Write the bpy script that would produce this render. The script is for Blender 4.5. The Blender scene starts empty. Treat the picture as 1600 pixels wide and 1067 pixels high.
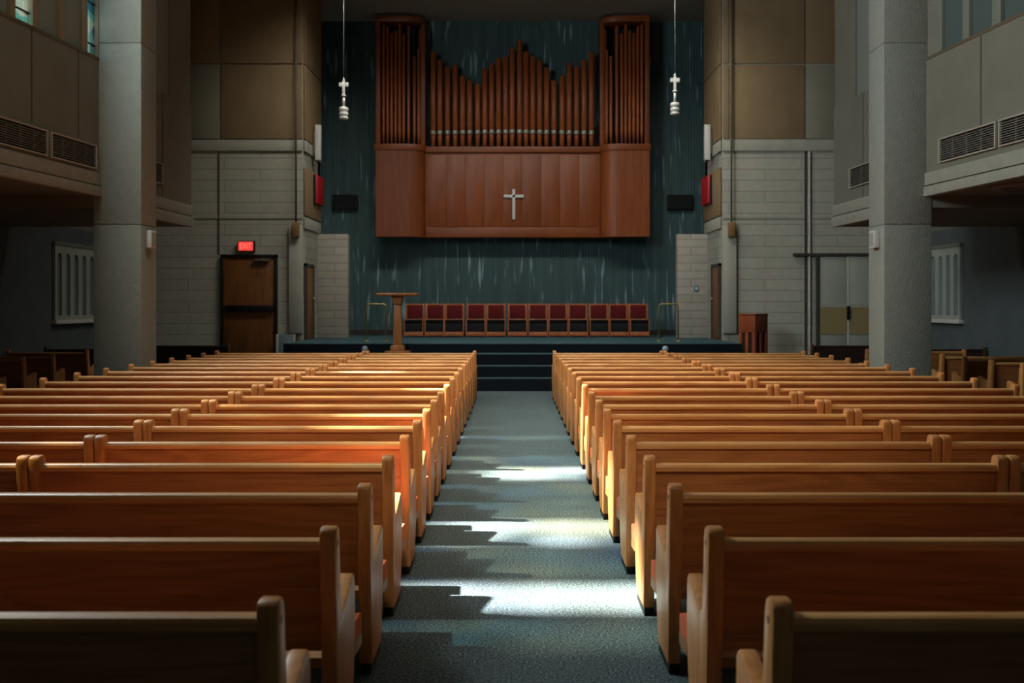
import bpy, bmesh, math, random
from mathutils import Vector, Matrix
random.seed(7)
SC = bpy.context.scene
COL = SC.collection
R = math.radians

# ------------------------------------------------------------------ helpers
def lin(r, g, b):
    def f(c):
        c /= 255.0
        return c / 12.92 if c <= .04045 else ((c + .055) / 1.055) ** 2.4
    return (f(r), f(g), f(b), 1)

class MB:
    """collects simple solids into one mesh"""
    def __init__(s): s.bm = bmesh.new()
    def _add(s, vs, fs, mat=None):
        v = [s.bm.verts.new(mat @ Vector(p) if mat else p) for p in vs]
        out = []
        for f in fs:
            try: out.append(s.bm.faces.new([v[i] for i in f]))
            except ValueError: pass
        return out
    def box(s, x0, x1, y0, y1, z0, z1, mat=None):
        x0, x1 = min(x0, x1), max(x0, x1); y0, y1 = min(y0, y1), max(y0, y1); z0, z1 = min(z0, z1), max(z0, z1)
        vs = [(x0,y0,z0),(x1,y0,z0),(x1,y1,z0),(x0,y1,z0),(x0,y0,z1),(x1,y0,z1),(x1,y1,z1),(x0,y1,z1)]
        s._add(vs, [(0,3,2,1),(4,5,6,7),(0,1,5,4),(1,2,6,5),(2,3,7,6),(3,0,4,7)], mat); return s
    def prism(s, pts, a0, a1, axis='z', mat=None):
        """polygon pts extruded along axis: z -> (x,y); x -> (y,z); y -> (x,z)"""
        def P(p, a):
            return (p[0],p[1],a) if axis=='z' else ((a,p[0],p[1]) if axis=='x' else (p[0],a,p[1]))
        n = len(pts)
        vs = [P(p,a0) for p in pts] + [P(p,a1) for p in pts]
        fs = [tuple(range(n))[::-1], tuple(range(n,2*n))] + [(i,(i+1)%n,n+(i+1)%n,n+i) for i in range(n)]
        s._add(vs, fs, mat); return s
    def lathe(s, prof, cx=0, cy=0, n=20, mat=None):
        """prof: (radius, z) from bottom to top, closed with caps"""
        vs, fs = [], []
        for r, z in prof:
            for k in range(n):
                a = 2*math.pi*k/n
                vs.append((cx+r*math.cos(a), cy+r*math.sin(a), z))
        m = len(prof)
        for i in range(m-1):
            for k in range(n):
                fs.append((i*n+k, i*n+(k+1)%n, (i+1)*n+(k+1)%n, (i+1)*n+k))
        fs.append(tuple(range(n))[::-1]); fs.append(tuple((m-1)*n+k for k in range(n)))
        for f in s._add(vs, fs, mat): f.smooth = len(f.verts) == 4
        return s
    def tube(s, pts, r, n=8):
        pts = [Vector(p) for p in pts]
        rings = []
        for i, p in enumerate(pts):
            d = (pts[min(i+1,len(pts)-1)] - pts[max(i-1,0)]).normalized()
            u = d.cross(Vector((0,1,0)))
            if u.length < .1: u = d.cross(Vector((1,0,0)))
            u.normalize(); w = d.cross(u)
            rings.append([p + r*(math.cos(2*math.pi*k/n)*u + math.sin(2*math.pi*k/n)*w) for k in range(n)])
        vs = [v for rg in rings for v in rg]; fs = []
        for i in range(len(pts)-1):
            for k in range(n): fs.append((i*n+k, i*n+(k+1)%n, (i+1)*n+(k+1)%n, (i+1)*n+k))
        fs.append(tuple(range(n))); fs.append(tuple((len(pts)-1)*n+k for k in range(n)))
        for f in s._add(vs, fs): f.smooth = len(f.verts) == 4
        return s
    def build(s, name, mat, parent=None, bevel=0, seg=2, loc=None):
        bm = s.bm
        bmesh.ops.recalc_face_normals(bm, faces=bm.faces)
        if bevel:
            es = [e for e in bm.edges if len(e.link_faces)==2 and e.calc_face_angle(0) > R(35)]
            bmesh.ops.bevel(bm, geom=es, offset=bevel, segments=seg, profile=.5, affect='EDGES', clamp_overlap=True)
            for f in bm.faces: f.smooth = True
        me = bpy.data.meshes.new(name); bm.to_mesh(me); bm.free()
        if bevel:
            try: me.set_sharp_from_angle(angle=R(40))
            except Exception: pass
        me.materials.append(mat)
        o = bpy.data.objects.new(name, me); COL.objects.link(o)
        if parent: o.parent = parent
        if loc: o.location = loc
        return o

def tag(o, label=None, cat=None, group=None, kind=None):
    if label: o['label'] = label
    if cat: o['category'] = cat
    if group: o['group'] = group
    if kind: o['kind'] = kind
    return o
def empty(name, loc, rz=0):
    o = bpy.data.objects.new(name, None); COL.objects.link(o)
    o.location = loc; o.rotation_euler = (0,0,rz); o.empty_display_size = .1
    return o
def copy_tree(o, parent=None):
    c = o.copy(); COL.objects.link(c)
    if parent: c.parent = parent
    for ch in list(o.children): copy_tree(ch, c)
    return c
def struct(o): o['kind'] = 'structure'; return o

# ------------------------------------------------------------------ materials
def newmat(name):
    m = bpy.data.materials.new(name); m.use_nodes = True
    nt = m.node_tree; b = nt.nodes['Principled BSDF']
    return m, nt, nt.nodes, nt.links, b
def plain(name, col, rough=.6, metal=0, spec=.5):
    m, nt, N, L, b = newmat(name)
    b.inputs['Base Color'].default_value = col; b.inputs['Roughness'].default_value = rough
    b.inputs['Metallic'].default_value = metal; b.inputs['Specular IOR Level'].default_value = spec
    return m
def noisy(name, c1, c2, scale=(1,1,1), nscale=4, detail=6, rough=.7, bump=0, bscale=60, spec=.4, metal=0, contrast=(.35,.65)):
    m, nt, N, L, b = newmat(name)
    tc = N.new('ShaderNodeTexCoord'); mp = N.new('ShaderNodeMapping'); mp.inputs['Scale'].default_value = scale
    L.new(tc.outputs['Object'], mp.inputs['Vector'])
    no = N.new('ShaderNodeTexNoise'); no.inputs['Scale'].default_value = nscale; no.inputs['Detail'].default_value = detail
    L.new(mp.outputs[0], no.inputs['Vector'])
    cr = N.new('ShaderNodeValToRGB'); cr.color_ramp.elements[0].color = c1; cr.color_ramp.elements[1].color = c2
    cr.color_ramp.elements[0].position, cr.color_ramp.elements[1].position = contrast
    L.new(no.outputs['Fac'], cr.inputs[0]); L.new(cr.outputs[0], b.inputs['Base Color'])
    b.inputs['Roughness'].default_value = rough; b.inputs['Specular IOR Level'].default_value = spec; b.inputs['Metallic'].default_value = metal
    if bump:
        n2 = N.new('ShaderNodeTexNoise'); n2.inputs['Scale'].default_value = bscale; n2.inputs['Detail'].default_value = 4
        L.new(tc.outputs['Object'], n2.inputs['Vector'])
        bp = N.new('ShaderNodeBump'); bp.inputs['Strength'].default_value = bump; bp.inputs['Distance'].default_value = .02
        L.new(n2.outputs['Fac'], bp.inputs['Height']); L.new(bp.outputs[0], b.inputs['Normal'])
    return m
def wood(name, dark, light, axis='x', rough=.4, ring=1.0, spec=.4, seed=0.0):
    """long grain along axis with cathedral figure"""
    m, nt, N, L, b = newmat(name)
    tc = N.new('ShaderNodeTexCoord'); oi = N.new('ShaderNodeObjectInfo')
    ml = N.new('ShaderNodeMath'); ml.operation = 'MULTIPLY'; ml.inputs[1].default_value = 37.0
    L.new(oi.outputs['Random'], ml.inputs[0])
    cb = N.new('ShaderNodeCombineXYZ')
    for i in range(3): L.new(ml.outputs[0], cb.inputs[i])
    ad = N.new('ShaderNodeVectorMath'); ad.operation = 'ADD'
    L.new(tc.outputs['Object'], ad.inputs[0]); L.new(cb.outputs[0], ad.inputs[1])
    sc = {'x': (.35, 3, 3), 'y': (3, .35, 3), 'z': (3, 3, .35)}[axis]
    mp = N.new('ShaderNodeMapping'); mp.inputs['Scale'].default_value = sc; mp.inputs['Location'].default_value = (seed, seed, seed)
    L.new(ad.outputs[0], mp.inputs['Vector'])
    n1 = N.new('ShaderNodeTexNoise'); n1.inputs['Scale'].default_value = 1.6; n1.inputs['Detail'].default_value = 2
    L.new(mp.outputs[0], n1.inputs['Vector'])
    m1 = N.new('ShaderNodeMath'); m1.operation = 'MULTIPLY'; m1.inputs[1].default_value = 55*ring
    L.new(n1.outputs['Fac'], m1.inputs[0])
    sn = N.new('ShaderNodeMath'); sn.operation = 'SINE'; L.new(m1.outputs[0], sn.inputs[0])
    sf = {'x': (3, 90, 90), 'y': (90, 3, 90), 'z': (90, 90, 3)}[axis]
    mp2 = N.new('ShaderNodeMapping'); mp2.inputs['Scale'].default_value = sf
    L.new(ad.outputs[0], mp2.inputs['Vector'])
    n2 = N.new('ShaderNodeTexNoise'); n2.inputs['Scale'].default_value = 1; n2.inputs['Detail'].default_value = 3
    L.new(mp2.outputs[0], n2.inputs['Vector'])
    mx = N.new('ShaderNodeMath'); mx.operation = 'MULTIPLY_ADD'; mx.inputs[1].default_value = .17
    L.new(sn.outputs[0], mx.inputs[0]); L.new(n2.outputs['Fac'], mx.inputs[2])
    cr = N.new('ShaderNodeValToRGB'); cr.color_ramp.elements[0].color = dark; cr.color_ramp.elements[1].color = light
    cr.color_ramp.elements[0].position, cr.color_ramp.elements[1].position = .18, .72
    L.new(mx.outputs[0], cr.inputs[0])
    hs = N.new('ShaderNodeHueSaturation')
    mr = N.new('ShaderNodeMapRange'); mr.inputs['To Min'].default_value = .86; mr.inputs['To Max'].default_value = 1.1
    L.new(oi.outputs['Random'], mr.inputs['Value']); L.new(mr.outputs[0], hs.inputs['Value'])
    L.new(cr.outputs[0], hs.inputs['Color']); L.new(hs.outputs[0], b.inputs['Base Color'])
    b.inputs['Roughness'].default_value = rough; b.inputs['Specular IOR Level'].default_value = spec
    bp = N.new('ShaderNodeBump'); bp.inputs['Strength'].default_value = .06; bp.inputs['Distance'].default_value = .004
    L.new(n2.outputs['Fac'], bp.inputs['Height']); L.new(bp.outputs[0], b.inputs['Normal'])
    return m
def stone(name, plane, c1, c2, mortar, w=1.7, h=.26):
    m, nt, N, L, b = newmat(name)
    tc = N.new('ShaderNodeTexCoord'); sp = N.new('ShaderNodeSeparateXYZ'); cb = N.new('ShaderNodeCombineXYZ')
    L.new(tc.outputs['Object'], sp.inputs[0])
    L.new(sp.outputs['X' if plane=='x' else 'Y'], cb.inputs[0]); L.new(sp.outputs['Z'], cb.inputs[1])
    br = N.new('ShaderNodeTexBrick'); br.inputs['Scale'].default_value = 1
    br.inputs['Brick Width'].default_value = w; br.inputs['Row Height'].default_value = h
    br.inputs['Mortar Size'].default_value = .012; br.inputs['Mortar Smooth'].default_value = .4
    br.inputs['Color1'].default_value = c1; br.inputs['Color2'].default_value = c2; br.inputs['Mortar'].default_value = mortar
    L.new(cb.outputs[0], br.inputs['Vector'])
    no = N.new('ShaderNodeTexNoise'); no.inputs['Scale'].default_value = 7; no.inputs['Detail'].default_value = 8
    L.new(tc.outputs['Object'], no.inputs['Vector'])
    mx = N.new('ShaderNodeMix'); mx.data_type = 'RGBA'; mx.blend_type = 'MULTIPLY'; mx.inputs['Factor'].default_value = .35
    L.new(br.outputs['Color'], mx.inputs['A']); L.new(no.outputs['Color'], mx.inputs['B'])
    ds = N.new('ShaderNodeHueSaturation'); ds.inputs['Saturation'].default_value = .8; ds.inputs['Value'].default_value = 1.15
    L.new(mx.outputs['Result'], ds.inputs['Color']); L.new(ds.outputs[0], b.inputs['Base Color'])
    b.inputs['Roughness'].default_value = .85
    bp = N.new('ShaderNodeBump'); bp.inputs['Strength'].default_value = .35; bp.inputs['Distance'].default_value = .02; bp.invert = True
    L.new(br.outputs['Fac'], bp.inputs['Height']); L.new(bp.outputs[0], b.inputs['Normal'])
    return m
def carpet(name, c1, c2, c3):
    m, nt, N, L, b = newmat(name)
    tc = N.new('ShaderNodeTexCoord')
    no = N.new('ShaderNodeTexNoise'); no.inputs['Scale'].default_value = 78; no.inputs['Detail'].default_value = 3; no.inputs['Roughness'].default_value = .7
    L.new(tc.outputs['Object'], no.inputs['Vector'])
    cr = N.new('ShaderNodeValToRGB'); e = cr.color_ramp.elements
    e[0].color = c1; e[0].position = .38; e[1].color = c3; e[1].position = .64
    k = e.new(.5); k.color = c2
    L.new(no.outputs['Fac'], cr.inputs[0])
    n3 = N.new('ShaderNodeTexNoise'); n3.inputs['Scale'].default_value = .9; n3.inputs['Detail'].default_value = 3
    L.new(tc.outputs['Object'], n3.inputs['Vector'])
    mr = N.new('ShaderNodeMapRange'); mr.inputs['To Min'].default_value = .8; mr.inputs['To Max'].default_value = 1.2
    L.new(n3.outputs['Fac'], mr.inputs['Value'])
    hs = N.new('ShaderNodeHueSaturation'); L.new(mr.outputs[0], hs.inputs['Value']); L.new(cr.outputs[0], hs.inputs['Color'])
    L.new(hs.outputs[0], b.inputs['Base Color'])
    b.inputs['Roughness'].default_value = .95; b.inputs['Specular IOR Level'].default_value = .15
    bp = N.new('ShaderNodeBump'); bp.inputs['Strength'].default_value = .5; bp.inputs['Distance'].default_value = .006
    L.new(no.outputs['Fac'], bp.inputs['Height']); L.new(bp.outputs[0], b.inputs['Normal'])
    return m
def teal_wall(name):
    """dark teal ribbed facing with pale vertical drip-like flecks"""
    m, nt, N, L, b = newmat(name)
    tc = N.new('ShaderNodeTexCoord')
    def streak(scale, lo, hi, det=2):
        mp = N.new('ShaderNodeMapping'); mp.inputs['Scale'].default_value = scale
        L.new(tc.outputs['Object'], mp.inputs['Vector'])
        no = N.new('ShaderNodeTexNoise'); no.inputs['Scale'].default_value = 1; no.inputs['Detail'].default_value = det
        L.new(mp.outputs[0], no.inputs['Vector'])
        mr = N.new('ShaderNodeMapRange'); mr.inputs['From Min'].default_value = lo; mr.inputs['From Max'].default_value = hi
        L.new(no.outputs['Fac'], mr.inputs['Value']); return mr.outputs[0]
    base = streak((7, 1, .35), .3, .7, 4)
    cr = N.new('ShaderNodeValToRGB'); cr.color_ramp.elements[0].color = lin(44,68,71); cr.color_ramp.elements[1].color = lin(60,87,88)
    L.new(base, cr.inputs[0])
    fl = streak((9.5, 1, .9), .62, .76, 1)
    mx = N.new('ShaderNodeMix'); mx.data_type = 'RGBA'
    L.new(fl, mx.inputs['Factor']); L.new(cr.outputs[0], mx.inputs['A']); mx.inputs['B'].default_value = lin(132,160,166)
    L.new(mx.outputs['Result'], b.inputs['Base Color'])
    b.inputs['Roughness'].default_value = .7
    wv = N.new('ShaderNodeTexWave'); wv.bands_direction = 'X'; wv.inputs['Scale'].default_value = 4
    L.new(tc.outputs['Object'], wv.inputs['Vector'])
    bp = N.new('ShaderNodeBump'); bp.inputs['Strength'].default_value = .25; bp.inputs['Distance'].default_value = .02
    L.new(wv.outputs['Fac'], bp.inputs['Height']); L.new(bp.outputs[0], b.inputs['Normal'])
    return m
def stained(name, cols, scale, lead=True):
    """coloured leaded glass: light goes through it tinted"""
    m, nt, N, L, b = newmat(name)
    N.remove(b); out = N['Material Output']
    tc = N.new('ShaderNodeTexCoord'); vo = N.new('ShaderNodeTexVoronoi'); vo.inputs['Scale'].default_value = scale
    L.new(tc.outputs['Object'], vo.inputs['Vector'])
    sp = N.new('ShaderNodeSeparateColor'); L.new(vo.outputs['Color'], sp.inputs[0])
    cr = N.new('ShaderNodeValToRGB'); cr.color_ramp.interpolation = 'CONSTANT'
    e = cr.color_ramp.elements
    e[0].color = cols[0]; e[0].position = 0; e[1].color = cols[1]; e[1].position = 1/len(cols)
    for i, c in enumerate(cols[2:]): k = e.new((i+2)/len(cols)); k.color = c
    L.new(sp.outputs[0], cr.inputs[0])
    tr = N.new('ShaderNodeBsdfTransparent'); gl = N.new('ShaderNodeBsdfGlossy'); gl.inputs['Roughness'].default_value = .15
    L.new(cr.outputs[0], tr.inputs['Color'])
    mx = N.new('ShaderNodeMixShader'); mx.inputs[0].default_value = .06
    L.new(tr.outputs[0], mx.inputs[1]); L.new(gl.outputs[0], mx.inputs[2]); L.new(mx.outputs[0], out.inputs['Surface'])
    return m

W_BACK = wood('oak_back', lin(150,98,55), lin(178,120,70), 'x', .4)
W_END = wood('oak_end', lin(180,117,64), lin(208,147,88), 'z', .4, .8)
W_RAIL = wood('oak_rail', lin(190,132,76), lin(220,166,106), 'x', .34, .6)
W_SEAT = wood('oak_seat', lin(124,90,54), lin(150,110,68), 'x', .5)
W_DARK = wood('dark_oak', lin(44,30,24), lin(62,44,34), 'x', .5)  # darker brown oak than the other pews
W_DARK_END = wood('dark_oak_end', lin(66,44,30), lin(88,60,42), 'z', .5)
W_ORGAN = wood('organ_wood', lin(118,58,24), lin(136,70,31), 'z', .45, .4)
W_ORGAN_H = wood('organ_wood_rail', lin(120,60,26), lin(138,72,33), 'x', .45, .4)
W_PIPE = noisy('pipe_copper_brown', lin(142,74,36), lin(160,86,44), (1,1,.2), 3, 3, .4)
W_DOOR = wood('door_veneer', lin(110,68,34), lin(136,86,46), 'z', .4, .5)
W_CHAIR = wood('chair_wood', lin(150,84,48), lin(176,104,64), 'z', .45, .5)
W_LECT = wood('lectern_oak', lin(156,98,50), lin(184,122,70), 'z', .42, .5)
W_PED = wood('pedestal_wood', lin(130,60,32), lin(156,78,44), 'z', .45, .4)
M_BLACK = plain('black_matte', lin(14,15,18), .7, 0, .3)
M_BLACKBAR = plain('black_bar', lin(16,18,22), .45)
M_PLUG = plain('plug_dark', lin(110,66,36), .5)
M_CUSH = noisy('orange_upholstery', lin(198,100,66), lin(214,116,80), (1,1,1), 30, 3, .9, .2, 300, .2)
M_RED = noisy('dark_red_upholstery', lin(84,22,24), lin(102,28,29), (1,1,1), 25, 3, .9, .1, 200, .2)
M_REDBOX = plain('red_paint', lin(176,24,34), .5)
M_BLACKFAB = noisy('black_fabric', lin(12,13,16), lin(22,24,28), (1,1,1), 30, 3, .9)
M_CARPET = carpet('blue_grey_carpet', lin(37,51,59), lin(66,82,88), lin(118,132,132))
M_STAGE = carpet('stage_carpet', lin(40,64,70), lin(56,82,88), lin(72,98,102))
M_RISER_SHADE = carpet('shaded_riser_carpet', lin(16,20,28), lin(22,28,36), lin(30,38,46))  # same stage carpet, the risers' shade put into the colour
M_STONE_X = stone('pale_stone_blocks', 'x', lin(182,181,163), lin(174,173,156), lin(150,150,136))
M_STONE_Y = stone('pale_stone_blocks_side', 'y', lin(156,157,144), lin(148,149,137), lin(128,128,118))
M_STONE_LOW = stone('wing_stone', 'x', lin(172,164,150), lin(160,153,140), lin(134,130,120), .9, .2)
M_TAN = noisy('tan_fabric_panel', lin(140,120,90), lin(150,128,98), (1,1,1), 2.5, 5, .9, .1, 250, .15)
M_GREYPANEL = noisy('grey_beige_panel', lin(142,140,122), lin(150,147,129), (1,1,1), 2.5, 5, .9, .1, 250, .15)
M_BAND = noisy('concrete_band', lin(160,160,146), lin(170,170,156), (1,1,1), 3, 6, .85)
M_GROOVE = plain('joint_dark', lin(62,60,52), .9)
M_PILLAR = noisy('textured_concrete', lin(143,148,138), lin(150,153,143), (1,1,1), 9, 8, .9, .5, 45, .25)
M_PARAPET = noisy('parapet_plaster', lin(112,112,100), lin(119,118,105), (1,1,1), 2, 6, .9, .12, 80, .2)
M_FASCIA = noisy('fascia_concrete', lin(144,146,134), lin(154,155,143), (1,1,1), 6, 8, .9, .35, 60, .2)
M_PLASTER = noisy('smooth_plaster', lin(166,166,154), lin(174,174,162), (1,1,1), 2, 4, .8)
M_TEAL = teal_wall('teal_ribbed_facing')
M_CEIL = plain('ceiling_paint', lin(150,147,134), .9)
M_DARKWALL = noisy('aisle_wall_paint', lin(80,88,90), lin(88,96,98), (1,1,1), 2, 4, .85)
M_SOFFIT = plain('soffit_paint', lin(84,82,76), .9)
M_FRAME = plain('window_frame_tan', lin(138,124,98), .6)
M_FRAME_B = plain('window_frame_pale', lin(112,118,106), .6)
M_SILL = plain('sill_brown', lin(96,84,64), .7)
M_INFILL = plain('grey_infill_panel', lin(120,124,116), .8)
M_INFILL_D = plain('dark_green_infill_panel', lin(72,86,82), .6)
M_VENT = plain('vent_slat_grey', lin(112,111,101), .6)
M_VENTFRAME = plain('vent_frame_pale', lin(160,157,142), .6)
M_WHITE = plain('white_paint', lin(205,206,200), .5)
M_SILVER = plain('silver_metal', lin(190,196,192), .35, .6)
M_MOUTH = plain('pipe_mouth_silver', lin(150,150,138), .4, .4)
M_BRASS = plain('brass_tube', lin(176,152,96), .35, .8)
M_BRONZE = plain('bronze_box', lin(136,104,64), .5)
M_CONDUIT = plain('conduit_grey_brown', lin(98,88,70), .6)
M_BEIGE = plain('beige_band', lin(150,134,92), .7)
M_DOORPALE = noisy('pale_panel', lin(158,162,150), lin(166,170,158), (1,1,1), 1.5, 3, .6)
M_BLUEPANEL = noisy('blue_grey_panel', lin(96,116,126), lin(114,134,142), (3,3,1), 3, 3, .6)
M_GLOBE = noisy('frosted_globe', lin(150,168,176), lin(190,200,204), (1,1,1), 9, 4, .3)
M_GLASS = stained('clear_pale_glass', [(.95,.96,1,1), (.9,.9,.88,1), (.95,.95,.92,1), (.9,.84,.7,1), (.4,.43,.45,1)], 1.7)  # dark cell added to dapple the sun patches
M_TINT = stained('sun_dimming_glass', [(.2,.22,.2,1), (.05,.12,.2,1), (.3,.28,.2,1), (.08,.09,.08,1), (.14,.22,.24,1)], 2.6)  # unseen panes, tint added to dim the sun between its bands
M_BLUEGLASS = stained('blue_stained_glass', [(.55,.82,.95,1), (.2,.5,.72,1), (.8,.92,1,1), (.75,.9,1,1), (.4,.78,.88,1)], 3.4)
M_DARKGLASS = plain('dark_blue_glass', lin(30,52,64), .12)
m, nt, N, L, b = newmat('exit_red_glow'); M_EXIT = m
b.inputs['Base Color'].default_value = lin(200,40,40); b.inputs['Emission Color'].default_value = (1,.075,.06,1); b.inputs['Emission Strength'].default_value = .75
m, nt, N, L, b = newmat('exit_letter_glow'); M_EXITL = m
b.inputs['Base Color'].default_value = lin(230,120,110); b.inputs['Emission Color'].default_value = (1,.2,.16,1); b.inputs['Emission Strength'].default_value = .95

# ------------------------------------------------------------------ the setting
FY, TY = 24.7, 28.9            # stone front wall, teal rear wall
CZ = 9.56                      # ceiling height
def px_l(y): return 6.26 + .1*(15.85 - y)     # half-width of the near clerestory line

struct(MB().box(-9.8, 9.8, -3.2, 29.2, -.2, 0).build('floor', M_CARPET))
_c = [(-9.8, 19.6), (-6.6, 19.6), (-px_l(15.86)-.3, 15.86), (-px_l(-3.4)-.3, -3.4), (px_l(-3.4)+.3, -3.4), (px_l(15.86)+.3, 15.86), (6.6, 19.6), (9.8, 19.6), (9.8, 29.2), (-9.8, 29.2)]
struct(MB().prism(_c, CZ, CZ+.25).build('ceiling', M_CEIL))
struct(MB().box(-9.8, -7.4, 15.3, 15.86, 5.46, CZ+1.5).build('wall_sun_blocker_left', M_PARAPET))  # unseen slab added outside to block sun from the left pillar
struct(MB().box(-9.8, 9.8, -3.4, -3.2, 0, CZ).build('wall_back', M_PARAPET))
struct(MB().box(-6.3, 6.3, TY, TY+.3, 0, CZ).build('wall_front_teal', M_TEAL))
struct(MB().box(-6.3, 6.3, TY-.03, TY, .92, 1.06).build('baseboard_front', plain('baseboard_dark', lin(40,34,30), .7)))

for sgn, side in ((-1, 'left'), (1, 'right')):
    s = sgn
    # stone front wall beside the stage, its return and the alcove side
    w = struct(MB().box(s*4.94, s*9.8, FY, FY+.3, 0, CZ).build('wall_front_'+side, M_STONE_X))
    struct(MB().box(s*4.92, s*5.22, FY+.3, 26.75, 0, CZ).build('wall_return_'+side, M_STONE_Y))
    struct(MB().box(s*6.2, s*6.3, 26.75, TY, 0, CZ).build('wall_alcove_'+side, M_TEAL))
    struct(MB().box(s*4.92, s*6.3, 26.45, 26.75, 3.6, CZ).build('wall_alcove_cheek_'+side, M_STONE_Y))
    # parts of the front wall: panels, bands, pilaster
    xs = [(4.95, 5.09, M_TAN), (5.13, 6.87, M_TAN), (6.90, 7.62, M_GREYPANEL)]
    for i, (a, c, mt) in enumerate(xs):
        for z0, z1 in ((5.66, 7.40), (7.43, CZ-.01)):
            MB().box(s*a, s*c, FY-.04, FY, z0, z1).build('acoustic_panel', M_TAN if z0 > 7 else mt, w, .006)
    MB().box(s*7.65, s*9.7, FY-.04, FY, 5.66, CZ-.01).build('acoustic_panel', M_TAN, w, .006)
    MB().box(s*4.95, s*9.7, FY-.05, FY, 5.37, 5.63).build('stone_band', M_BAND, w, .008)
    MB().box(s*4.95, s*9.7, FY-.02, FY, 3.78, 3.83).build('groove', M_BAND, w)
    MB().box(s*(6.88 if s > 0 else 6.905), s*6.93, FY-.025, FY, 0.0 if s > 0 else 2.95, 5.37).build('groove', M_GROOVE if s > 0 else M_CONDUIT, w)
    MB().box(s*4.95, s*5.26, FY-.09, FY, 1.08, 3.62).build('pilaster', M_PLASTER, w, .008)
    rw = bpy.data.objects['wall_return_'+side]
    # side band and fabric on the return wall
    MB().box(s*4.88, s*4.92, FY+.02, 26.75, 5.37, 5.63).build('stone_band', M_BAND, rw, .006)
    MB().box(s*4.89, s*4.92, FY+.02, 26.75, 3.55, 3.82).build('stone_band', M_BAND, rw, .006)
    MB().box(s*4.885, s*4.92, FY+.02, 26.75, 5.66, 7.40).build('acoustic_panel', M_TAN, rw, .006)
    MB().box(s*4.885, s*4.92, FY+.02, 26.75, 7.43, CZ-.01).build('acoustic_panel', M_TAN, rw, .006)
    MB().box(s*4.885, s*4.92, FY+.02, 26.75, 3.86, 5.0).build('acoustic_panel', M_TAN, rw, .006)
    # stone wing standing on the stage
    struct(MB().box(s*4.92, s*4.16, 26.42, 26.72, .90, 3.53).build('wall_wing_'+side, M_STONE_LOW, None, .01))
    # outer aisle wall
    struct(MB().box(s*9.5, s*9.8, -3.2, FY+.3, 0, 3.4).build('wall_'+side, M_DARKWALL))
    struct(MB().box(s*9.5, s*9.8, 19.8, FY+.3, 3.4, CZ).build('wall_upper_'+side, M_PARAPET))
    # gallery mass over the side aisle: soffit + parapet face (near, splayed) and beyond the pillar
    near = [(s*px_l(-3.2), -3.2), (s*px_l(15.86), 15.86), (s*9.7, 15.86), (s*9.7, -3.2)]
    g = struct(MB().prism(near, 3.40, 5.46).build('wall_gallery_'+side, M_PARAPET))
    far = [(s*6.2, 16.2), (s*6.07, 19.8), (s*9.7, 19.8), (s*9.7, 15.86), (s*6.34, 15.86)]
    g2 = struct(MB().prism(far, 3.22, 5.46).build('wall_gallery_front_'+side, M_PARAPET))
    def strip(y0, y1, z0, z1, out, mat, name, par, near_=True, bev=.006):
        fx = px_l if near_ else (lambda y: 6.2 - .0361*(y-16.2))
        pts = [(s*(fx(y0)-out), y0), (s*(fx(y1)-out), y1), (s*(fx(y1)+.06), y1), (s*(fx(y0)+.06), y0)]
        return MB().prism(pts, z0, z1).build(name, mat, par, bev)
    strip(-3.1, 15.85, 3.385, 3.53, .05, M_FASCIA, 'fascia', g)
    strip(-3.1, 15.85, 3.55, 3.74, .03, M_FASCIA, 'fascia', g)
    for y in ([15.24, 14.03, 12.8, 11.6] if s < 0 else [14.34, 12.9, 11.5]):
        strip(y-.012, y+.012, 4.18, 5.45, .004, M_GROOVE, 'groove', g, True, 0)
    strip(-3.1, 15.85, 5.44, 5.49, .01, M_SILL, 'sill', g)
    strip(16.55, 19.78, 3.21, 3.40, .05, M_FASCIA, 'fascia', g2, False)
    strip(16.55, 19.78, 3.42, 3.62, .03, M_FASCIA, 'fascia', g2, False)
    strip(18.3, 18.325, 3.63, 5.45, .004, M_GROOVE, 'groove', g2, False, 0)
    struct(MB().box(s*6.3, s*9.49, -3.1, 19.7, 3.14 if False else 3.36, 3.40).build('ceiling_aisle_'+side, M_SOFFIT)) if False else None
    # pillar
    pb = MB()
    pb.box(s*5.62, s*6.34, 15.85, 16.53, 0, 2.955)
    pb.box(s*5.62, s*6.34, 15.85, 16.53, 2.97, 5.70)
    pb.box(s*5.62, s*6.34, 15.85, 16.53, 5.715, CZ)
    pb.box(s*5.635, s*6.325, 15.865, 16.515, 0, CZ)
    struct(pb.build('pillar_'+side, M_PILLAR, None, .008))

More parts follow.
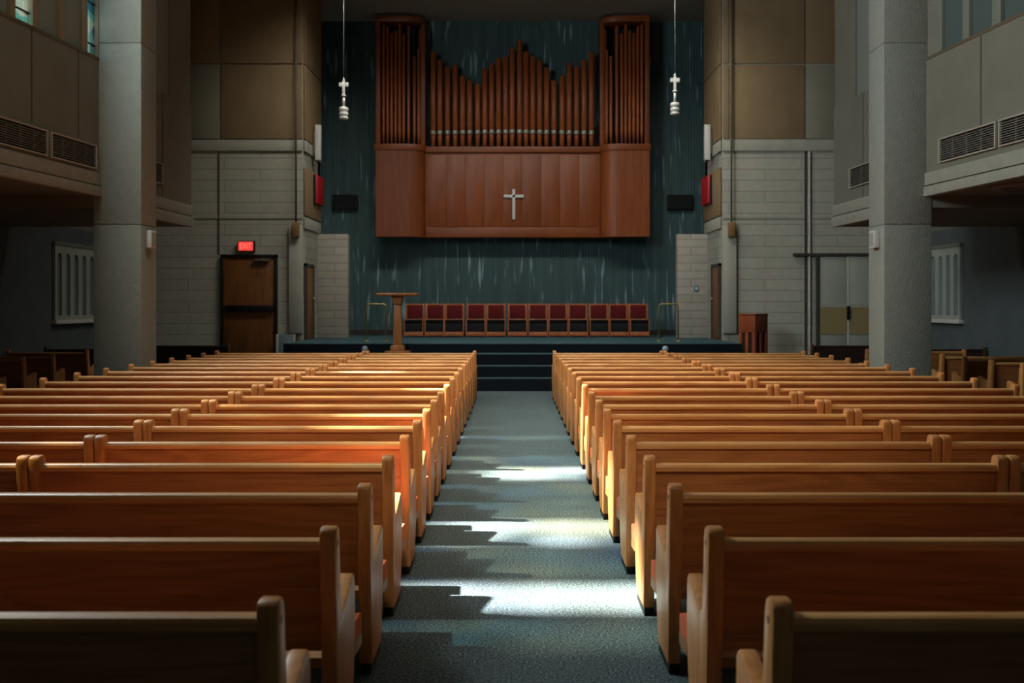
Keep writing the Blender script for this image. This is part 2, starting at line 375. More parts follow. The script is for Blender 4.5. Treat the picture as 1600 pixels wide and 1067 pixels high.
# clerestory bays above the gallery walls
def clerestory(side, bays, near=True, zt=CZ):
    s = -1 if side == 'left' else 1
    fx = px_l if near else (lambda y: 6.2 - .0361*(y-16.2))
    def slab(y0, y1, z0, z1, i0, i1):
        return MB().prism([(s*(fx(y0)+i0), y0), (s*(fx(y1)+i0), y1), (s*(fx(y1)+i1), y1), (s*(fx(y0)+i1), y0)], z0, z1)
    for n, (y0, y1, kind) in enumerate(bays):
        if kind in ('panel', 'dark'):
            struct(slab(y0, y1, 5.46, zt, .06, .13).build('wall_clerestory_'+side, M_INFILL if kind == 'panel' else M_INFILL_D))
        elif kind == 'frame':
            struct(slab(y0, y1, 5.46, zt, .0, .13).build('trim_'+side, M_FRAME if s < 0 else M_FRAME_B, None, .006))
        elif kind == 'wall':
            struct(slab(y0, y1, 5.46, zt, .02, .15).build('wall_clerestory_'+side, M_PARAPET))
        else:
            gm = {'glass': M_GLASS, 'tint': M_TINT, 'blue': M_BLUEGLASS, 'deep': M_DARKGLASS}[kind]
            zs = {'glass': 7.35, 'blue': 6.5}.get(kind)
            if zs:
                wn = struct(slab(y0, y1, 5.46, zs, .06, .07).build('window_'+side, M_TINT if kind == 'glass' else gm))
                slab(y0, y1, zs, zt, .06, .07).build('upper_pane', gm if kind == 'glass' else M_TINT, wn)
            else: wn = struct(slab(y0, y1, 5.46, zt, .06, .07).build('window_'+side, gm))
            for z in [5.64 + .62*k for k in range(6)]:
                slab(y0, y1, z, z+.03, .045, .085).build('mullion', M_BLACKBAR, wn)
            if y1 - y0 > .6:
                ym = (y0+y1)/2
                slab(ym-.015, ym+.015, 5.46, zt, .045, .085).build('mullion', M_BLACKBAR, wn)
            slab(y0, y1, 5.46, 5.49, .04, .1).build('window_frame', M_BLACKBAR, wn)

L_near = [(-3.2, 4.9, 'wall'), (4.9, 5.0, 'frame'), (5.0, 5.4, 'panel'), (5.4, 5.88, 'tint'), (5.88, 6.1, 'frame'), (6.1, 6.6, 'glass'), (6.6, 6.77, 'frame'),
          (6.77, 7.6, 'tint'), (7.6, 7.72, 'frame'), (7.72, 8.56, 'glass'), (8.56, 8.68, 'frame'), (8.68, 9.5, 'tint'), (9.5, 9.62, 'frame'),
          (9.62, 10.45, 'tint'), (10.45, 10.57, 'frame'), (10.57, 11.32, 'glass'), (11.32, 11.42, 'frame'), (11.42, 12.2, 'tint'),
          (12.2, 12.32, 'frame'), (12.32, 12.9, 'panel'), (12.9, 13.0, 'frame'), (13.0, 13.55, 'panel'), (13.55, 13.66, 'frame'),
          (13.66, 14.06, 'blue'), (14.06, 14.18, 'frame'), (14.18, 14.75, 'panel'), (14.75, 14.87, 'frame'), (14.87, 15.42, 'panel'),
          (15.42, 15.52, 'frame'), (15.52, 15.83, 'blue'), (15.83, 15.86, 'frame')]
clerestory('left', L_near)
R_near = [(-3.2, 4.9, 'wall')]
y = 4.9
while y < 15.3:
    y2 = min(y + .62, 15.42); R_near += [(y, y+.14, 'frame'), (y+.14, y2+.0, 'dark')]; y = y2
R_near = [(-3.2, 4.9, 'wall'), (4.9, 13.15, 'dark'), (13.15, 13.3, 'frame'), (13.3, 13.87, 'dark'), (13.87, 14.08, 'frame'), (14.08, 14.65, 'dark'),
          (14.65, 14.83, 'frame'), (14.83, 15.40, 'dark'), (15.40, 15.5, 'frame'), (15.5, 15.86, 'wall')]
clerestory('right', R_near)
far_bays = [(16.5, 17.9, 'deep'), (17.9, 18.03, 'frame'), (18.03, 18.75, 'panel'), (18.75, 19.8, 'wall')]
clerestory('left', far_bays, False); clerestory('right', far_bays, False)
for s, side in ((-1, 'left'), (1, 'right')):
    struct(MB().box(s*6.1, s*9.8, 19.6, 19.8, 5.46, CZ).build('wall_gallery_end_'+side, M_PARAPET))
# stage and its steps
struct(MB().box(-4.92, 4.92, 22.45, 26.45, 0, .915).box(-6.2, 6.2, 26.45, TY, 0, .915).build('floor_stage', M_STAGE))
st = struct(MB().box(-4.9, 4.9, 22.43, 22.45, 0, .905).build('trim_1', M_RISER_SHADE))
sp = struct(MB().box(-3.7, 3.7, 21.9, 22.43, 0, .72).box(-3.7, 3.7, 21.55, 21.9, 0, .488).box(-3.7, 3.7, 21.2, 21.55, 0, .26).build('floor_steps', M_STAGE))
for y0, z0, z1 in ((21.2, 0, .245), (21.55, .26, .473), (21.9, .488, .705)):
    MB().box(-3.7, 3.7, y0-.012, y0, z0, z1).build('riser', M_RISER_SHADE, sp)

# doors
d = MB().box(-6.80, -5.60, FY-.05, FY+.02, 0, 2.86).build('door_1', W_DOOR, None, .005); struct(d)
MB().box(-6.87, -6.80, FY-.08, FY, 0, 2.93).box(-5.60, -5.53, FY-.08, FY, 0, 2.93).box(-6.87, -5.53, FY-.08, FY, 2.86, 2.93).build('door_frame', M_BLACKBAR, d, .004)
MB().box(-6.76, -5.62, FY-.12, FY-.05, 1.60, 1.74).build('push_bar', M_BLACKBAR, d, .01)
MB().box(-6.08, -5.72, FY-.12, FY-.05, 2.76, 2.83).box(-5.98, -5.70, FY-.2, FY-.18, 2.79, 2.81).build('door_closer', M_CONDUIT, d, .006)
for s, n in ((-1, 2), (1, 3)):
    d = struct(MB().box(s*4.89, s*4.95, 24.83, 25.68, .92, 2.66).build('door_%d' % n, W_DOOR, None, .004))
    MB().box(s*4.87, s*4.93, 24.76, 24.83, .92, 2.73).box(s*4.87, s*4.93, 25.68, 25.75, .92, 2.73).box(s*4.87, s*4.93, 24.76, 25.75, 2.66, 2.73).build('door_frame', M_GROOVE, d)
    MB().lathe([(.012,0),(.03,.01),(.03,.05),(.0,.06)], n=12, mat=Matrix.Translation((s*4.885, 25.55, 1.9)) @ Matrix.Rotation(-s*math.pi/2, 4, 'Y')).build('door_knob', M_BRASS, d)
# pale double door on the right of the stone wall
d = struct(MB().box(7.2, 7.86, FY-.06, FY, .02, 2.88).box(7.91, 8.6, FY-.06, FY, .02, 2.88).build('door_4', M_DOORPALE, None, .004))
MB().box(7.22, 7.85, FY-.075, FY-.06, 1.06, 1.68).box(7.92, 8.58, FY-.075, FY-.06, 1.06, 1.68).build('kick_band', M_BEIGE, d)
MB().box(7.22, 7.85, FY-.08, FY-.06, 1.68, 1.75).box(7.92, 8.58, FY-.08, FY-.06, 1.68, 1.75).build('pale_rail', M_BAND, d)
MB().box(7.14, 7.19, FY-.1, FY, 0, 2.9).build('door_frame', M_GROOVE, d)
MB().box(7.865, 7.905, FY-.07, FY, 0, 2.88).build('door_frame', M_WHITE, d)
MB().box(6.6, 8.7, FY-.1, FY, 2.90, 2.96).build('door_head_rail', M_GROOVE, d)
MB().box(7.85, 7.92, FY-.11, FY-.075, 1.4, 1.72).build('door_handle', M_BLACKBAR, d, .01)
MB().box(6.97, 7.0, FY-.06, FY, 0, 5.36).build('trim_2', M_WHITE)
struct(bpy.data.objects['trim_2'])

# arched screen windows on the outer aisle walls
for s, y0, y1, n in ((-1, 21.6, 24.1, 1), (1, 22.1, 24.1, 2)):
    x = s*9.5
    wn = struct(MB().box(x-s*.02, x, y0, y1, 1.45, 2.98).build('window_%d' % n, M_BLUEPANEL))
    fr = MB(); k = 6 if s < 0 else 5; pitch = (y1-y0)/k; hw = pitch*.27
    zb, za, zt = 1.52, 2.72, 2.98
    for i in range(k):
        yc = y0 + pitch*(i+.5)
        fr.box(x-s*.07, x-s*.02, yc-pitch/2, yc-hw, zb, zt).box(x-s*.07, x-s*.02, yc+hw, yc+pitch/2, zb, zt)
        arc = [(yc+hw*math.cos(R(a)), za+hw*math.sin(R(a))) for a in range(0, 181, 20)]
        fr.prism([(yc-hw, zt), (yc+hw, zt)] + arc, x-s*.07, x-s*.02, 'x')
    fr.box(x-s*.07, x-s*.02, y0, y1, 1.43, zb)
    fr.build('arched_screen', M_DOORPALE, wn)
    MB().box(x-s*.12, x, y0-.05, y1+.05, 1.35, 1.43).build('sill', M_WHITE, wn, .006)
    MB().box(x-s*.09, x, y0-.04, y1+.04, 2.98, 3.06).build('window_head', M_FRAME_B, wn, .006)

# ------------------------------------------------------------------ pews
PROFILE = [(.06,.045),(.02,.45),(-.02,.86),(-.016,.893),(.004,.908),(.048,.908),(.070,.895),(.080,.86),(.108,.67),(.120,.578),(.138,.556),(.17,.556),
           (.39,.622),(.440,.627),(.468,.600),(.478,.43),(.470,.31),(.43,.16),(.385,.045)]
def make_pew(length, mats=None):
    mb_, me_, mr_ = mats or (W_BACK, W_END, W_RAIL)
    root = empty('pew', (0,0,0))
    t = .062
    for x0, out in ((0, -1), (length-t, 1)):
        e = MB().prism(PROFILE, x0, x0+t, 'x').build('end_panel', me_, root, .009)
        MB().box(x0+.006, x0+t-.006, .055, .40, 0, .046).build('foot', M_BLACK, e)
        xf = x0 if out < 0 else x0+t
        MB().lathe([(.012,-.0015),(.012,.0015)], n=14, mat=Matrix.Translation((xf, .035, .845)) @ Matrix.Rotation(out*math.pi/2, 4, 'Y')).build('dowel_plug', M_PLUG, e)
    a, c = t+.0005, length-t-.0005
    MB().prism([(.075,.42),(.105,.43),(.042,.83),(.012,.83)], a, c, 'x').build('backrest', mb_, root)
    MB().prism([(-.004,.822),(-.008,.845),(.0,.858),(.012,.863),(.045,.863),(.056,.855),(.06,.84),(.056,.822)], a, c, 'x').build('top_rail', mr_, root)
    MB().prism([(.10,.385),(.49,.335),(.49,.295),(.10,.345)], a, c, 'x').prism([(.4905,.315),(.69,.305),(.695,.27),(.685,.25),(.4905,.26)], .003, length-.003, 'x').build('seat', W_SEAT if not mats else mb_, root)
    MB().prism([(.30,.365),(.30,.40),(.33,.422),(.489,.405),(.489,.338)], a+.004, c-.004, 'x').prism([(.4895,.316),(.4895,.405),(.66,.395),(.688,.38),(.692,.33),(.682,.308)], .004, length-.004, 'x').build('seat_cushion', M_CUSH if not mats else M_BLACKFAB, root)
    MB().box(length/2-.025, length/2+.025, .12, .42, 0, .33).build('support', mb_, root)
    return root
RAIL_Y = [2.98, 3.95, 4.906, 5.83, 6.745, 7.63, 8.47, 9.28, 10.15, 11.08, 12.07, 13.01, 13.94, 14.87, 15.75, 16.63, 17.49, 18.33, 19.17]
ORD = ['first','second','third','fourth','fifth','sixth','seventh','eighth','ninth','tenth','eleventh','twelfth','thirteenth','fourteenth',
       'fifteenth','sixteenth','seventeenth','eighteenth','nineteenth']
def row_name(i):
    if i == 0: return 'in the row nearest the camera'
    if i == 18: return 'in the row nearest the stage steps'
    if i > 9: return 'in the %s row back from the stage' % ORD[18-i]
    return 'in the %s row from the camera' % ORD[i]
def blocks(x0, x1, rows, side, where, group):
    proto = None
    for i in rows:
        o = make_pew(x1-x0) if proto is None else copy_tree(proto)
        proto = proto or o
        o.location = (x0, RAIL_Y[i], 0)
        tag(o, '%s pew %s, %s of the aisle' % (where, row_name(i), side), 'pew', group)
blocks(-2.69, -.665, range(19), 'left', 'aisle-side oak', 'pews along the left edge of the central aisle')
blocks(.735, 2.755, range(19), 'right', 'aisle-side oak', 'pews along the right edge of the central aisle')
blocks(-5.45, -2.697, range(3, 19), 'left', 'outer oak', 'outer pews on the left')
blocks(2.762, 5.36, range(3, 19), 'right', 'outer oak', 'outer pews on the right')
# pews under the galleries
def side_pews(x0, x1, ys, side):
    proto = None
    for k, y in enumerate(ys):
        o = make_pew(x1-x0) if proto is None else copy_tree(proto)
        proto = proto or o
        o.location = (x0, y, 0)
        tag(o, 'short oak pew under the %s gallery, %s of %s from the camera' % (side, ORD[k], {4:'four',5:'five',6:'six'}[len(ys)]), 'pew', 'side pews under the %s gallery' % side)
side_pews(7.34, 9.45, [15.1, 16.1, 17.05, 17.95], 'right')
side_pews(-9.45, -7.93, [15.95, 17.0, 18.1, 19.55], 'left')
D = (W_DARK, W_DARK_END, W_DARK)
p = make_pew(2.9, D); p.location = (-9.05, 22.75, 0); tag(p, 'dark pew standing in front of the wooden exit door', 'pew')
p = make_pew(2.6, D); p.location = (6.48, 22.75, 0); tag(p, 'dark pew standing in front of the pale double doors', 'pew')
p = make_pew(1.9); p.location = (6.72, 19.9, 0); tag(p, 'short oak pew half hidden behind the right pillar', 'pew')
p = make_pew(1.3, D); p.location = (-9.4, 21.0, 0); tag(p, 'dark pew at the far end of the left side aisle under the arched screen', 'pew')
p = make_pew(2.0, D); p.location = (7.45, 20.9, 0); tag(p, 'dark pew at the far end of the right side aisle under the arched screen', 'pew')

# ------------------------------------------------------------------ organ
OY = 28.35
org = tag(empty('pipe_organ', (0, OY, 3.57)), 'large brown wooden pipe organ with two towers hung on the teal wall', 'organ')
org.location = (0,0,0)
TW = []   # plan of the tower front, left side; mirrored for the right
def tower_plan(s, back, grow=0.0):
    cx, cy = 2.78, OY-.0
    pts = [(3.66+grow, back), (3.66+grow, OY-.36-grow), (2.86, OY-.36-grow)]
    for a in range(10, 91, 10):
        pts.append((2.86 - (.5+grow)*math.sin(R(a)), OY + .02 - (.38+grow)*math.cos(R(a))))
    pts.append((2.36-grow, back))
    return [(s*p_[0], p_[1]) for p_ in pts]
mbc = MB().box(-2.36, 2.36, OY, TY, 3.57, 5.86)
MBW = mbc.build('lower_case', W_ORGAN, org, .006)
for i in range(9):
    x = -2.30 + i*.512
    MB().box(x, x+.50, OY-.012, OY+.0, 3.86, 5.80).build('case_panel', W_ORGAN, MBW, .004)
MB().box(-2.34, 2.34, OY-.03, OY, 3.57, 3.84).build('plinth_rail', W_ORGAN_H, org, .006)
MB().box(-2.38, 2.38, OY-.07, TY, 5.86, 6.02).build('impost_rail', W_ORGAN_H, org, .008)
MB().box(-2.34, 2.34, TY-.2, TY-.02, 6.02, 6.62).build('back_board', M_BLACK, org)
for s in (-1, 1):
    t = MB().prism(tower_plan(s, TY), 3.57, 5.88).build('tower_base', W_ORGAN, org)
    for f in t.data.polygons: f.use_smooth = False
    MB().prism(tower_plan(s, TY, .03), 5.88, 6.05).build('tower_impost', W_ORGAN_H, org, .006)
    MB().prism(tower_plan(s, TY, .0), 9.32, 9.48).build('tower_cornice', W_ORGAN_H, org, .006)
    MB().box(s*3.54, s*3.66, OY-.36, TY, 6.05, 9.32).build('tower_post', W_ORGAN, org, .006)
    MB().box(s*2.36, s*2.48, OY-.06, TY, 6.05, 9.32).build('tower_post', W_ORGAN, org, .006)
    MB().box(s*2.48, s*3.54, TY-.12, TY-.02, 6.05, 9.32).build('tower_back', M_BLACK, org)
    tops = [9.24, 9.20, 9.02, 9.08, 9.26, 9.0, 9.22, 8.42, 8.62, 9.18]
    for k in range(10):
        u = k/9
        if u < .62: x, yy = 3.46 - u/.62*.60, OY-.27
        else:
            a = (u-.62)/.38*90
            x, yy = 2.86 - .36*math.sin(R(a)), OY+.02 - .28*math.cos(R(a))
        r = .042
        MB().lathe([(.016,6.05),(r,6.4),(r,tops[k]),(r*.8,tops[k]+.005)], s*x, yy, 14).build('tower_pipe', W_PIPE, org)
tops_px = [210,245,272,263,312,330,346,283,260,240,228,195,163,210,228,247,277,332,310,260,272,245,210]
cx_px = [310,338,370,402,433,463,496,526,555,584,613,641,672,699,727,756,785,816,850,880,911,942,973]
for cpx, tpx in zip(cx_px, tops_px):
    x = (cpx-643)/154.3; zt = 9.98 - tpx/154.3
    r = .078
    arch = .03*(1-abs(x)/2.2)
    pp = MB().lathe([(.05,6.02),(.068,6.30+arch),(.068,6.31+arch),(r*.7,6.345+arch),(r,6.36+arch),(r,zt),(r*.86,zt+.004)], x, OY+.12, 16).build('pipe', W_PIPE, org)
    MB().lathe([(r+.002,6.37+arch),(r+.004,6.38+arch),(r+.004,6.46+arch),(r+.002,6.47+arch)], x, OY+.12, 16).build('pipe_mouth', M_MOUTH, pp)
c = MB().box(-.038, .038, OY-.075, OY-.013, 4.05, 4.87).box(-.27, .27, OY-.075, OY-.013, 4.64, 4.72)
c = tag(c.build('wall_cross', M_WHITE, None, .006), 'white latin cross mounted on the front of the organ case', 'cross')
c.location = (.03, 0, 0)

# ------------------------------------------------------------------ choir chairs
def make_chair():
    root = empty('choir_chair', (0,0,0))
    w = .25
    for s in (-1, 1):
        MB().box(s*w, s*(w-.06), .36, .41, .44, .86).build('back_post', W_CHAIR, root, .005)
        MB().box(s*w, s*(w-.022), -.02, .02, 0, .46).build('front_leg', W_CHAIR, root, .004)
        MB().box(s*w, s*(w-.03), .37, .41, 0, .44).build('rear_leg', W_CHAIR, root, .004)
        MB().box(s*w, s*(w-.022), .02, .37, .41, .45).build('side_rail', W_CHAIR, root, .004)
    MB().box(-w+.045, w-.045, .365, .40, .82, .86).build('top_rail', W_CHAIR, root, .005)
    MB().box(-w+.022, w-.022, -.015, .015, .44, .465).build('seat_rail', W_CHAIR, root, .004)
    MB().box(-w+.045, w-.045, .345, .40, .475, .82).build('back_cushion', M_RED, root, .014)
    MB().box(-w+.024, w-.024, 0.016, .365, .375, .445).build('seat', M_BLACKFAB, root, .014)
    MB().box(-w+.024, w-.024, .04, .36, .13, .37).build('under_seat_block', M_BLACKFAB, root, .006)  # black fabric block filling the space below the seat
    MB().box(-w+.022, w-.022, -.015, .015, .03, .135).build('front_rail', W_CHAIR, root, .004)
    return root
proto = None
for i in range(12):
    o = make_chair() if proto is None else copy_tree(proto)
    proto = proto or o
    xs_ = [-2.81,-2.275,-1.77,-1.21,-.69,-.13,.40,.92,1.44,1.985,2.50,3.02]
    o.location = (xs_[i] + .257, 27.0, .915)
    pos = {0: 'at the end nearest the T-shaped lectern', 11: 'at the end away from the T-shaped lectern'}.get(i, '%s from the lectern end of the row' % ORD[i])
    tag(o, 'wooden choir chair with dark red back, %s' % pos, 'chair', 'row of red-backed choir chairs on the stage')

# ------------------------------------------------------------------ stage furniture
lt = tag(empty('lectern', (-2.43, 22.16, .72)), 'slim oak lectern with a wide flat top on a stepped foot beside the choir chairs', 'lectern')
MB().box(-.26,.26,-.2,.2,0,.055).build('base', W_LECT, lt, .008)
MB().prism([(-.145,.055),(.145,.055),(.135,.17),(.10,.18),(-.10,.18),(-.135,.17)], -.14, .14, 'y').build('plinth', W_LECT, lt, .006)
MB().prism([(-.088,.18),(.088,.18),(.075,1.04),(-.075,1.04)], -.075, .075, 'y').build('column', W_LECT, lt, .006)
MB().prism([(-.078,1.04),(.078,1.04),(.095,1.15),(.15,1.22),(-.15,1.22),(-.095,1.15)], -.12, .12, 'y').build('capital', W_LECT, lt, .005)
MB().box(-.43,.43,-.24,.24,1.22,1.275).build('lectern_top', W_LECT, lt, .014)

pd = tag(empty('pedestal', (5.42, 23.6, 0), R(38)), 'reddish wooden pedestal with slotted sides standing right of the stage', 'pedestal')
w = .235
MB().box(-w, w, -w, w, 1.50, 1.55).build('pedestal_top', W_PED, pd, .006)
MB().box(-w+.008, w-.008, -w+.008, w-.008, 1.13, 1.50).build('upper_box', W_PED, pd, .005)
MB().box(-w+.05, w-.05, -w+.05, w-.05, .03, 1.13).build('inner_core', W_DARK, pd)
for sx in (-1, 1):
    for sy in (-1, 1):
        MB().box(sx*(w-.008), sx*(w-.09), sy*(w-.008), sy*(w-.09), 0, 1.13).build('leg', W_PED, pd, .004)
for k in range(4):
    mt = Matrix.Rotation(k*math.pi/2, 4, 'Z')
    MB().box(-.04, .04, -w+.008, -w+.05, .02, 1.13, mt).build('slat', W_PED, pd, .003)
MB().box(-w, w, -w, w, 0, .06).build('pedestal_base', W_PED, pd, .005)

for s, x0, x1, lab in ((-1, -3.33, -2.89, 'thin brass hoop handrail on the stage beside the lectern'), (1, 3.34, 3.78, 'thin brass hoop handrail on the stage beside the right stone wing')):
    h = tag(empty('handrail', ((x0+x1)/2, 23.9, .915)), lab, 'handrail', 'brass hoop handrails on the stage')
    a = (x1-x0)/2; rr = .06
    pts = [(-a,0,0),(-a,0,.85-rr)] + [(-a+rr-rr*math.cos(R(t)), 0, .85-rr+rr*math.sin(R(t))) for t in (30,60,90)] + \
          [(a-rr+rr*math.sin(R(t)), 0, .85-rr+rr*math.cos(R(t))) for t in (0,30,60,90)] + [(a,0,0)]
    MB().tube(pts, .016, 10).build('hoop', M_BRASS, h)
    for q in (-a, a): MB().lathe([(.05,0),(.05,.012),(.022,.03)], q, 0, 16).build('flange', M_BRASS, h)
for x, lab in ((-3.12, 'small frosted globe on the step left of the lectern'), (3.22, 'small frosted globe on the step near the right end of the choir chairs')):
    g = tag(empty('globe_lamp', (x, 22.1, .72)), lab, 'lamp', 'frosted globes on the stage step')
    MB().lathe([(.045,0),(.05,.01),(.03,.025),(.03,.035)], n=16).build('base', M_WHITE, g)
    prof = [(.068*math.cos(R(a)), .095+.068*math.sin(R(a))) for a in range(-64, 90, 14)] + [(.002,.163)]
    MB().lathe(prof, n=20).build('globe', M_GLOBE, g)
gt = tag(empty('side_gate', (-5.32, FY-.15, 0)), 'low blue grey gate between two pale posts right of the exit door', 'gate')
MB().box(-.16,.16,-.02,.02,.05,1.05).build('gate_panel', M_BLUEPANEL, gt, .006)
for q in (-.195, .195): MB().box(q-.03,q+.03,-.03,.03,0,1.06).build('post', M_PLASTER, gt, .006)

# ------------------------------------------------------------------ wall fittings
ex = tag(empty('exit_sign', (-6.26, FY-.04, 3.0)), 'glowing red exit sign above the wooden door', 'exit sign')
MB().box(-.2,.2,-.06,.039,0,.25).build('housing', M_BLACKBAR, ex, .008)
MB().box(-.18,.165,-.068,-.06,.02,.23).build('face', M_EXIT, ex)
fc = bpy.data.curves.new('lettering', 'FONT'); fc.body = 'EXIT'; fc.size = .2; fc.align_x = 'CENTER'; fc.align_y = 'CENTER'; fc.extrude = .002
fc.materials.append(M_EXITL)
ft = bpy.data.objects.new('lettering', fc); COL.objects.link(ft)
fm = bpy.data.meshes.new_from_object(ft.evaluated_get(bpy.context.evaluated_depsgraph_get())); bpy.data.objects.remove(ft)
fo = bpy.data.objects.new('lettering', fm); COL.objects.link(fo); fo.parent = ex; fm.materials.clear(); fm.materials.append(M_EXITL); fo.location = (-.008, -.0705, .122); fo.rotation_euler = (R(90), 0, 0); fo.scale = (.68, .95, 1)

for s, side in ((-1, 'left'), (1, 'right')):
    o = tag(empty('wall_speaker', (s*4.6, TY, 4.36)), 'black rectangular loudspeaker on the teal wall %s of the organ' % side, 'speaker', 'black loudspeakers beside the organ')
    MB().box(-.35,.35,-.14,0,0,.41).build('cabinet', M_BLACK, o, .01)
    MB().box(-.32,.32,-.15,-.14,.03,.38).build('speaker_grille', M_BLACKFAB, o)
    o = tag(empty('red_box', (s*4.885, 26.2, 4.25)), 'red wall box with dark near edge beside the teal wall, %s of the organ' % side, 'wall box', 'red wall boxes')
    MB().prism([(0,-.5),(0,.45),(-s*.10,.38),(-s*.10,-.44)], 0, .69, 'z').build('box_body', M_REDBOX, o, .012)
    MB().prism([(0,-.54),(-s*.05,-.535),(-s*.05,-.485),(0,-.49)], -.05, .68, 'z').build('near_edge', M_BLACK, o)
    o = tag(empty('wall_light', (s*4.87, 25.6, 5.28)), 'tall narrow white wall light above the red box %s of the organ' % side, 'wall light', 'white strip lights on the return walls')
    MB().box(0, -s*.05, -.05, .05, .15, .7).build('bracket', M_CONDUIT, o)
    MB().box(-s*.05, -s*.19, -.07, .07, 0, .86).build('shade', M_WHITE, o, .012)
    x = -5.08 if s < 0 else 5.13
    o = tag(empty('conduit', (x, FY-.1, 3.34)), 'thin vertical conduit with a bronze junction box on the stone corner %s of the stage' % side, 'conduit', 'conduits on the stone corners')
    MB().lathe([(.022,.3),(.022,CZ-3.35)], 0, -.03, 10).build('pipe', M_CONDUIT, o)
    MB().box(-.08,.08,-.09,.0101,0,.34).build('junction_box', M_BRONZE, o, .01)
    # pendants
    x = -3.79 if s < 0 else 3.64; zo = 0 if s < 0 else .1
    o = tag(empty('pendant_lamp', (x, 23.5, 5.9+zo)), 'silver cross-topped pendant hanging %s of the organ' % side, 'pendant', 'cross-topped pendants')
    MB().lathe([(.006,.93),(.006,CZ-5.9-zo)], n=8).build('cable', M_SILVER, o)
    MB().lathe([(.02,.86),(.035,.88),(.02,.91),(.008,.95)], n=12).build('hook', M_SILVER, o)
    MB().box(-.028,.028,-.028,.028,.53,.87).box(-.105,-.028,-.028,.028,.74,.83).box(.028,.105,-.028,.028,.74,.83).build('cross', M_WHITE, o, .006)
    MB().lathe([(.055,.52),(.055,.54),(.03,.57)], n=14).build('collar', M_WHITE, o)
    MB().lathe([(.035,.26),(.035,.53)], n=14).build('stem', M_SILVER, o)
    MB().lathe([(.07,0),(.10,.01),(.105,.05),(.085,.065),(.085,.085),(.105,.10),(.105,.15),(.085,.165),(.085,.185),(.105,.2),(.105,.25),(.08,.28)], n=24).build('lamp_housing', M_WHITE, o)
    # small box on the pillar
    o = tag(empty('pillar_box', (s*5.62, 16.15, 2.62)), 'small white box on the aisle side of the %s pillar' % side, 'speaker', 'white boxes on the pillars')
    MB().box(0, -s*.09, -.12, .12, 0, .27).build('box_body', M_WHITE, o, .014)
    MB().box(-s*.09, -s*.096, -.09, .09, .03, .24).build('grille', M_DOORPALE, o)

def vent(s, y0, y1, z0, z1, label, near=True):
    fx = px_l if near else (lambda y: 6.2 - .0361*(y-16.2))
    a = math.atan(-.1*s*-1) if near else math.atan(-.0361*s)
    yc = (y0+y1)/2; base = fx(yc)
    o = tag(empty('air_vent', (s*base, yc, z0)), label, 'vent', 'air vents in the gallery fronts')
    sl = (.1 if near else .0361)
    def P(y, out): return (s*(fx(y)-base-out), y-yc)
    def slab(ya, yb, i0, i1, za, zb):
        return MB().prism([P(ya,i0), P(yb,i0), P(yb,i1), P(ya,i1)], za, zb)
    H = z1-z0
    slab(y0, y1, .002, .008, 0, H).build('backing', M_BLACK, o)
    fr = MB()
    for (ya, yb, za, zb) in ((y0,y1,0,.022),(y0,y1,H-.022,H),(y0,y0+.03,0.022,H-.022),(y1-.03,y1,.022,H-.022)):
        fr.prism([P(ya,.0), P(yb,.0), P(yb,.045), P(ya,.045)], za, zb)
    fr.build('frame', M_VENTFRAME, o, .003)
    ns = 9
    sm = MB()
    for k in range(ns):
        z = .04 + (H-.08)*(k+.5)/ns
        sm.prism([P(y0+.036,.012), P(y1-.036,.012), P(y1-.036,.034), P(y0+.036,.034)], z-.005, z+.005)
    for q in (1, 2, 3):
        yy = y0 + (y1-y0)*q/4
        sm.prism([P(yy-.006,.010), P(yy+.006,.010), P(yy+.006,.030), P(yy-.006,.030)], .035, H-.035)
    sm.build('slats', M_VENT, o)
    return o
vent(-1, 14.45, 15.72, 3.78, 4.14, 'slatted air vent on the left gallery front touching the left pillar')
vent(-1, 13.08, 14.37, 3.78, 4.14, 'slatted air vent on the left gallery front, second from the pillar')
vent(1, 13.92, 15.42, 3.83, 4.19, 'slatted air vent on the right gallery front nearest the right pillar')
vent(1, 12.35, 13.85, 3.83, 4.19, 'slatted air vent on the right gallery front cut by the picture edge')
vent(-1, 16.7, 18.25, 3.84, 4.2, 'short air vent on the left gallery front beyond the left pillar', False)
vent(1, 16.7, 18.9, 3.84, 4.2, 'short air vent on the right gallery front beyond the right pillar', False)
o = tag(empty('light_switch', (4.63, 26.42, 2.08)), 'small dark switch plate with white toggle on the right stone wing', 'switch')
MB().box(-.06,.06,-.015,0,0,.16).build('plate', M_BLUEPANEL, o, .004)
MB().box(-.022,.022,-.022,-.015,.05,.11).build('toggle', M_WHITE, o)
o = tag(empty('ceiling_ring_light', (7.15, 14.45, 3.40)), 'round recessed ceiling light ring under the right gallery', 'ceiling light')
MB().lathe([(.44,-.05),(.5,-.045),(.52,0)], n=40).build('rim', M_VENT, o)
MB().lathe([(.40,-.056),(.41,-.05)], n=40).build('diffuser', M_SOFFIT, o)

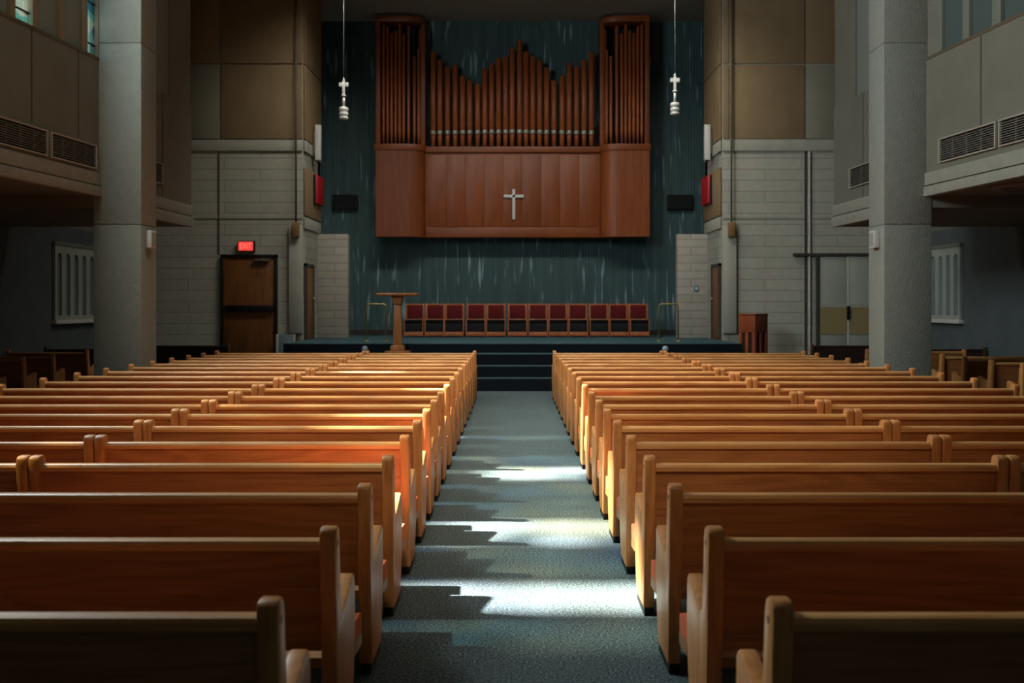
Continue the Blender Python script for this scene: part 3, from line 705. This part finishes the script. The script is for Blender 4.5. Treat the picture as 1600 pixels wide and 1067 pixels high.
# ------------------------------------------------------------------ light
def area(name, loc, rot, sx, sy, power, col):
    l = bpy.data.lights.new(name, 'AREA'); l.shape = 'RECTANGLE'; l.size = sx; l.size_y = sy; l.energy = power; l.color = col
    o = bpy.data.objects.new(name, l); COL.objects.link(o); o.location = loc; o.rotation_euler = rot; return o
sun = bpy.data.lights.new('sun', 'SUN'); sun.energy = 92; sun.angle = R(1.8); sun.color = (1, .90, .80)
so = bpy.data.objects.new('sun', sun); COL.objects.link(so)
dv = Vector((1, -.01, -1.13)); so.rotation_euler = dv.to_track_quat('-Z', 'Y').to_euler()
# added fill light over the pews, above the frame, no fixture there
a1 = area('fill_nave', (0, 14.0, CZ-.05), (0,0,0), 4.5, 8, 250, (1,.91,.74)); a1.data.spread = R(78)
area('fill_front', (0, 22.2, CZ-.05), (R(18),0,0), 8, 1.5, 430, (1,.96,.86)).data.spread = R(122)  # added fill to brighten the front walls, no fixture there
l = bpy.data.lights.new('fill_bounce_spot', 'SPOT'); l.energy = 3000; l.color = (1,.82,.58); l.spot_size = R(36); l.spot_blend = 1; l.shadow_soft_size = .5  # added spot standing in for sun bounced onto the pew backs
o = bpy.data.objects.new('fill_bounce_spot', l); COL.objects.link(o); o.location = (0, -2.8, 8.8)
o.rotation_euler = (Vector((.2, 10.6, .8)) - Vector(o.location)).to_track_quat('-Z', 'Y').to_euler()
# daylight at the left clerestory
area('daylight_left', (-6.35, 10.6, 7.4), (0, R(-90), 0), 3.2, 6, 1000, (.88,.98,1))

wd = bpy.data.worlds.new('sky'); SC.world = wd; wd.use_nodes = True
bg = wd.node_tree.nodes['Background']; bg.inputs[0].default_value = (.5,.68,.85,1); bg.inputs[1].default_value = 1.9

# ------------------------------------------------------------------ camera
cam = bpy.data.cameras.new('camera'); co = bpy.data.objects.new('camera', cam); COL.objects.link(co)
co.location = (0, 0, 1.75); co.rotation_euler = (R(90), 0, 0)
cam.sensor_width = 36; cam.lens = 36*1637/1600; cam.shift_y = -(533.5-476)/1600; cam.shift_x = -1/1600
cam.dof.use_dof = True; cam.dof.focus_distance = 8.5; cam.dof.aperture_fstop = 2.8
cam.clip_start = .05; cam.clip_end = 200
SC.camera = co
SC.view_settings.view_transform = 'Standard'; SC.view_settings.look = 'None'
SC.view_settings.exposure = 0; SC.view_settings.gamma = 1; SC.view_settings.use_curve_mapping = False
